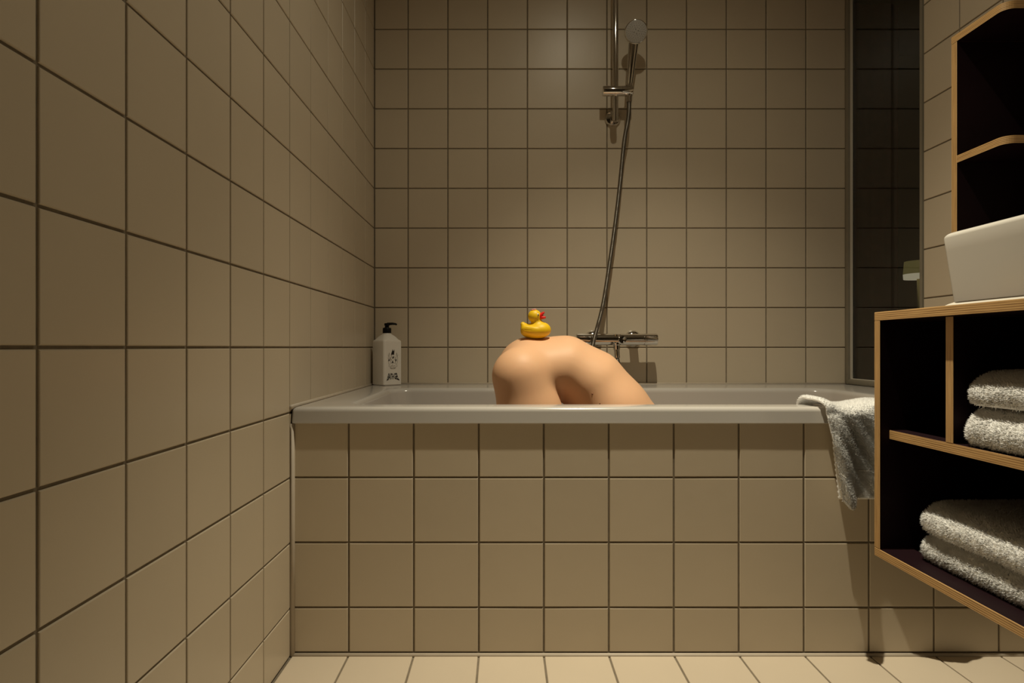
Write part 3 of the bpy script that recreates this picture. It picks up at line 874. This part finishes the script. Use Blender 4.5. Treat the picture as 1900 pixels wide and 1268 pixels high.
Vl, Fl = surface_net(bl, (0.008, -0.02, 0.05), 0.0008)
link('bill', mesh('bill', relax(Vl, Fl, 2), Fl), duck, M['duck_red'], True)
for s in (-1, 1):
    em = bpy.data.meshes.new('eye'); bm = bmesh.new(); bmesh.ops.create_uvsphere(bm, u_segments=16, v_segments=10, radius=1)
    mt = Matrix.Translation((0.0105, s * .0135, .0700)) @ Matrix.Rotation(s * math.radians(40), 4, 'Z') @ Matrix.Rotation(math.radians(-25), 4, 'Y') @ Matrix.Diagonal((.0030, .0021, .0040, 1))
    bmesh.ops.transform(bm, matrix=mt, verts=bm.verts); bm.to_mesh(em); bm.free()
    eye = link('eye', em, duck, M['eye_white'], True)
    pm = bpy.data.meshes.new('pupil'); bm = bmesh.new(); bmesh.ops.create_uvsphere(bm, u_segments=12, v_segments=8, radius=1)
    mt = Matrix.Translation((0.0118, s * .0143, .0695)) @ Matrix.Rotation(s * math.radians(40), 4, 'Z') @ Matrix.Rotation(math.radians(-25), 4, 'Y') @ Matrix.Diagonal((.0021, .0018, .0031, 1))
    bmesh.ops.transform(bm, matrix=mt, verts=bm.verts); bm.to_mesh(pm); bm.free()
    link('pupil', pm, eye, M['eye_black'], True)
X, Y, Z = grid((-0.016, -0.014, 0.074), (0.012, 0.014, 0.094), 0.0008)
fl_ = None
for k in range(5):
    a = 2 * math.pi * k / 5 + .3
    q = ell(X, Y, Z, (-0.0035 + .0045 * math.cos(a), .0045 * math.sin(a), .0836 + .0008 * math.cos(a)), (.0036, .0036, .0020))
    fl_ = q if fl_ is None else smin(fl_, q, .0012)
Vf, Ff = surface_net(fl_, (-0.016, -0.014, 0.074), 0.0008)
link('flower', mesh('flower', relax(Vf, Ff, 2), Ff), duck, M['duck_pink'], True)
tag(duck, 'yellow rubber duck with red bill and pink flower on its head', 'duck')

# ------------------------------------------------------------------ towels
def fluff(name, V, Fc, parent, count, length, seed, m, keep=None):
    """short looped pile standing on a quad surface, one part."""
    r = np.random.default_rng(seed)
    a, b, c, d = (V[Fc[:, i]] for i in range(4))
    nrm = np.cross(c - a, d - b); ar = np.linalg.norm(nrm, axis=1) + 1e-12; nrm /= ar[:, None]
    ctr = (a + c) / 2
    w = ar.copy()
    if keep is not None: w *= keep(ctr)
    k = r.choice(len(Fc), count, p=w / w.sum())
    u, v = r.random((2, count, 1))
    p = (a[k] * (1 - u) + b[k] * u) * (1 - v) + (d[k] * (1 - u) + c[k] * u) * v
    n_ = nrm[k]
    rnd = r.normal(size=(count, 3)); rnd -= n_ * (rnd * n_).sum(1)[:, None]
    side = np.cross(n_, rnd); side /= np.linalg.norm(side, axis=1)[:, None] + 1e-9
    L = length * r.uniform(.55, 1.25, (count, 1))
    side2 = np.cross(n_, side)
    w_ = length * r.uniform(.20, .32, (count, 1))
    root = p - n_ * 0.0012
    tip = p + n_ * L + rnd * L * .38
    VV = np.concatenate([root + side * w_, root + (-.5 * side + .87 * side2) * w_, root + (-.5 * side - .87 * side2) * w_, tip], 0)
    i = np.arange(count)
    me = bpy.data.meshes.new(name)
    q = np.concatenate([np.stack([i + a_ * count, i + b_ * count, i + 3 * count], 1) for a_, b_ in ((0, 1), (1, 2), (2, 0))])
    me.from_pydata(VV.tolist(), [], q.tolist())
    o = link(name, me, parent, m, True); o['kind'] = 'stuff'
    return o

def noise3(X, Y, Z, s, seed):
    r = np.random.default_rng(seed); out = 0
    for k in range(6):
        f = r.normal(size=3) * s; out = out + np.sin(X * f[0] + Y * f[1] + Z * f[2] + r.uniform(0, 6.28))
    return out / 6

def folded_towel(x0, x1, y0, y1, z0, z1, label, seed, sag=0.0, tuft=42000, lean=0.42):
    hh_ = 0.0045
    X, Y, Z = grid((x0 - .02, y0 - .02, z0 - .02), (x1 + .02, y1 + .02, z1 + .02), hh_)
    c = np.array([(x0 + x1) / 2, (y0 + y1) / 2, (z0 + z1) / 2]); s = np.array([x1 - x0, y1 - y0, z1 - z0]) / 2
    r = s[2] * 0.96
    zz = Z - c[2] + sag * np.clip(1 - np.minimum(Y - y0, y1 - Y) / .12, 0, 1) ** 2
    dx = np.maximum(np.abs(X - c[0] - lean * (Z - z0)) - (s[0] - r), 0); dy = np.maximum(np.abs(Y - c[1]) - (s[1] - r * .8), 0) * 1.15; dzz = np.maximum(np.abs(zz) - (s[2] - r), 0)
    d = np.sqrt(dx * dx + dy * dy + dzz * dzz) - r
    # the crease between the folded halves, open at the long front edge only deep inside
    d = d + 0.0022 * noise3(X, Y, Z, 55, seed) + 0.0012 * noise3(X, Y, Z, 170, seed + 1)
    d = np.maximum(d, z0 - Z)
    V, Fc = surface_net(d, (x0 - .02, y0 - .02, z0 - .02), hh_)
    V = relax(V, Fc, 2)
    base = np.array([c[0], c[1], z0])
    t = empty('folded_towel', base)
    link('cloth', mesh('cloth', V - base, Fc), t, M['towel'], True)
    fluff('pile', V - base, Fc, t, tuft, 0.0048, seed, M['towel'], keep=lambda p: ((p[:, 2] > .004) & (p[:, 0] < 0.05)) * 1.0 + .02)
    tag(t, label, 'towel', 'folded towels in the vanity')
    return t

folded_towel(0.778, 1.20, 0.64, 1.158, 0.309, 0.362, 'white folded terry towel on the cabinet bottom, lower of the two', 11)
folded_towel(0.774, 1.20, 0.63, 1.156, 0.3615, 0.421, 'white folded terry towel lying on top of the stack on the cabinet bottom', 23)
folded_towel(0.752, 1.18, 0.63, 1.022, 0.546, 0.614, 'white folded terry towel resting directly on the vanity middle shelf', 37)
folded_towel(0.760, 1.18, 0.64, 1.018, 0.6135, 0.672, 'white folded terry towel atop another on the vanity middle shelf', 41, sag=0.004)

# towel hung over the bath rim
def hung(layer):
    """sheet of quads: s runs from the bath inside, over the rim, down the apron; u across."""
    ns, nu = 90, 110
    path, ln = spline([(0, 1.500, .500), (0, 1.482, .555), (0, 1.463, .5795), (0, 1.43, .5815), (0, 1.395, .5795), (0, 1.372, .566), (0, 1.366, .53), (0, 1.366, .45), (0, 1.368, .345)], ns)
    G = np.zeros((ns, nu, 3))
    for i in range(ns):
        s = i / (ns - 1); z = path[i][2]; y = path[i][1]
        down = np.clip((0.560 - z) / 0.21, 0, 1) if y < 1.40 else 0.0
        top = 1 - np.clip((0.575 - z) / 0.04, 0, 1) if y < 1.43 else 1.0
        if layer == 0:   # visible upper layer
            xl = 0.726 + 0.023 * down ** 1.1 - 0.014 * np.clip((y - 1.372) / .05, 0, 1)
        else:            # lower layer with the hemmed edge, peeping out at the left
            xl = 0.741 + 0.017 * down
        xr_ = 1.14
        for j in range(nu):
            u = j / (nu - 1)
            x = xl + (xr_ - xl) * u
            yy_ = y; zz = z
            dx = x - xl
            if layer == 0:
                ridge = math.exp(-((dx - .014) / .021) ** 2) + 0.8 * math.exp(-((dx - .17) / .05) ** 2)
                hollow = math.exp(-((dx - .066) / .035) ** 2)
                yy_ += down ** 0.7 * (-0.034 * ridge + 0.014 * hollow) - 0.004 * down
                if y > 1.37:
                    zz += 0.008 * math.exp(-((dx - .012) / .02) ** 2) + 0.005 * math.sin(x * 38) * top
                # bottom edge: lowest at the left ridge, higher in the hollow
                cut = 0.352 + 0.016 * np.clip(1 - dx / .012, 0, 1) + 0.016 * np.clip((dx - .018) / .02, 0, 1) - .05 * np.clip((dx - .15) / .2, 0, 1)
                if down > 0: zz = 0.560 - (0.560 - z) * (0.560 - cut) / (0.560 - 0.345)
                yy_ += 0.0015 * math.sin(x * 160 + z * 90)
            else:
                yy_ += 0.016 - 0.010 * down
                zz -= 0.006 if y > 1.37 else 0
                yy_ = min(yy_, 1.391) if z < 0.575 and y < 1.42 else yy_
                if down > 0: zz = 0.560 - (0.560 - z) * (0.560 - 0.366) / (0.560 - 0.345)
                if j == 0: x -= 0.0022 * abs(math.sin(i * 1.05))
                if j == 1: x -= 0.001
            G[i, j] = (x, yy_, zz)
    return G
def sheet(G, th):
    ns, nu, _ = G.shape
    du = np.gradient(G, axis=1); ds = np.gradient(G, axis=0)
    nn = np.cross(du, ds); nn /= np.linalg.norm(nn, axis=2)[..., None] + 1e-9
    top = G + nn * 0; bot_ = G + nn * th
    V = np.concatenate([top.reshape(-1, 3), bot_.reshape(-1, 3)])
    N = ns * nu; Q = []
    idx = np.arange(N).reshape(ns, nu)
    a, b, c, d = idx[:-1, :-1].ravel(), idx[:-1, 1:].ravel(), idx[1:, 1:].ravel(), idx[1:, :-1].ravel()
    up_ = np.stack([a, d, c, b], 1); dn = np.stack([a, b, c, d], 1) + N
    brd = list(idx[0, :]) + list(idx[1:, -1]) + list(idx[-1, -2::-1]) + list(idx[-2:0:-1, 0])
    sd = np.array([(brd[i], brd[(i + 1) % len(brd)], brd[(i + 1) % len(brd)] + N, brd[i] + N) for i in range(len(brd))])
    return V, np.concatenate([up_, dn, sd]), up_
ht_ = empty('hanging_towel', (0.92, 1.42, RIM_Z))
ho_ = np.array([0.92, 1.42, RIM_Z])
for lay_, nm_ in ((0, 'cloth'), (1, 'under_layer')):
    G = hung(lay_)
    V, Fa, Fu = sheet(G, 0.0045 if lay_ == 0 else 0.003)
    me_ = mesh(nm_, V - ho_, Fa, True)
    link(nm_, me_, ht_, M['towel'], True)
    if lay_ == 0:
        G0 = G
        Fp = Fa[:len(Fu)]
        nrm_y = np.cross(V[Fp[:, 2]] - V[Fp[:, 0]], V[Fp[:, 3]] - V[Fp[:, 1]])
        side_ok = nrm_y[len(Fu) // 2, 1] < 0
        FF = Fp if side_ok else Fp[:, ::-1]
        fluff('pile', V - ho_, FF, ht_, 46000, 0.0040, 77, M['towel'], keep=lambda p: (p[:, 0] < 0.06) * 1.0 + .05)
# woven band and hem near the bottom of the outer layer
def strip(G, i0, i1, lift, name, m):
    S = G[i0:i1 + 1].copy(); S[..., 1] -= lift
    V, Fa, _ = sheet(S, 0.002)
    link(name, mesh(name, V - ho_, Fa, True), ht_, m, True)
strip(G0, 73, 74, .0012, 'woven_band', M['towel_band'])
strip(G0, 87, 89, .0014, 'hem', M['towel_band'])
tag(ht_, 'white terry towel draped over the bathtub rim', 'towel')
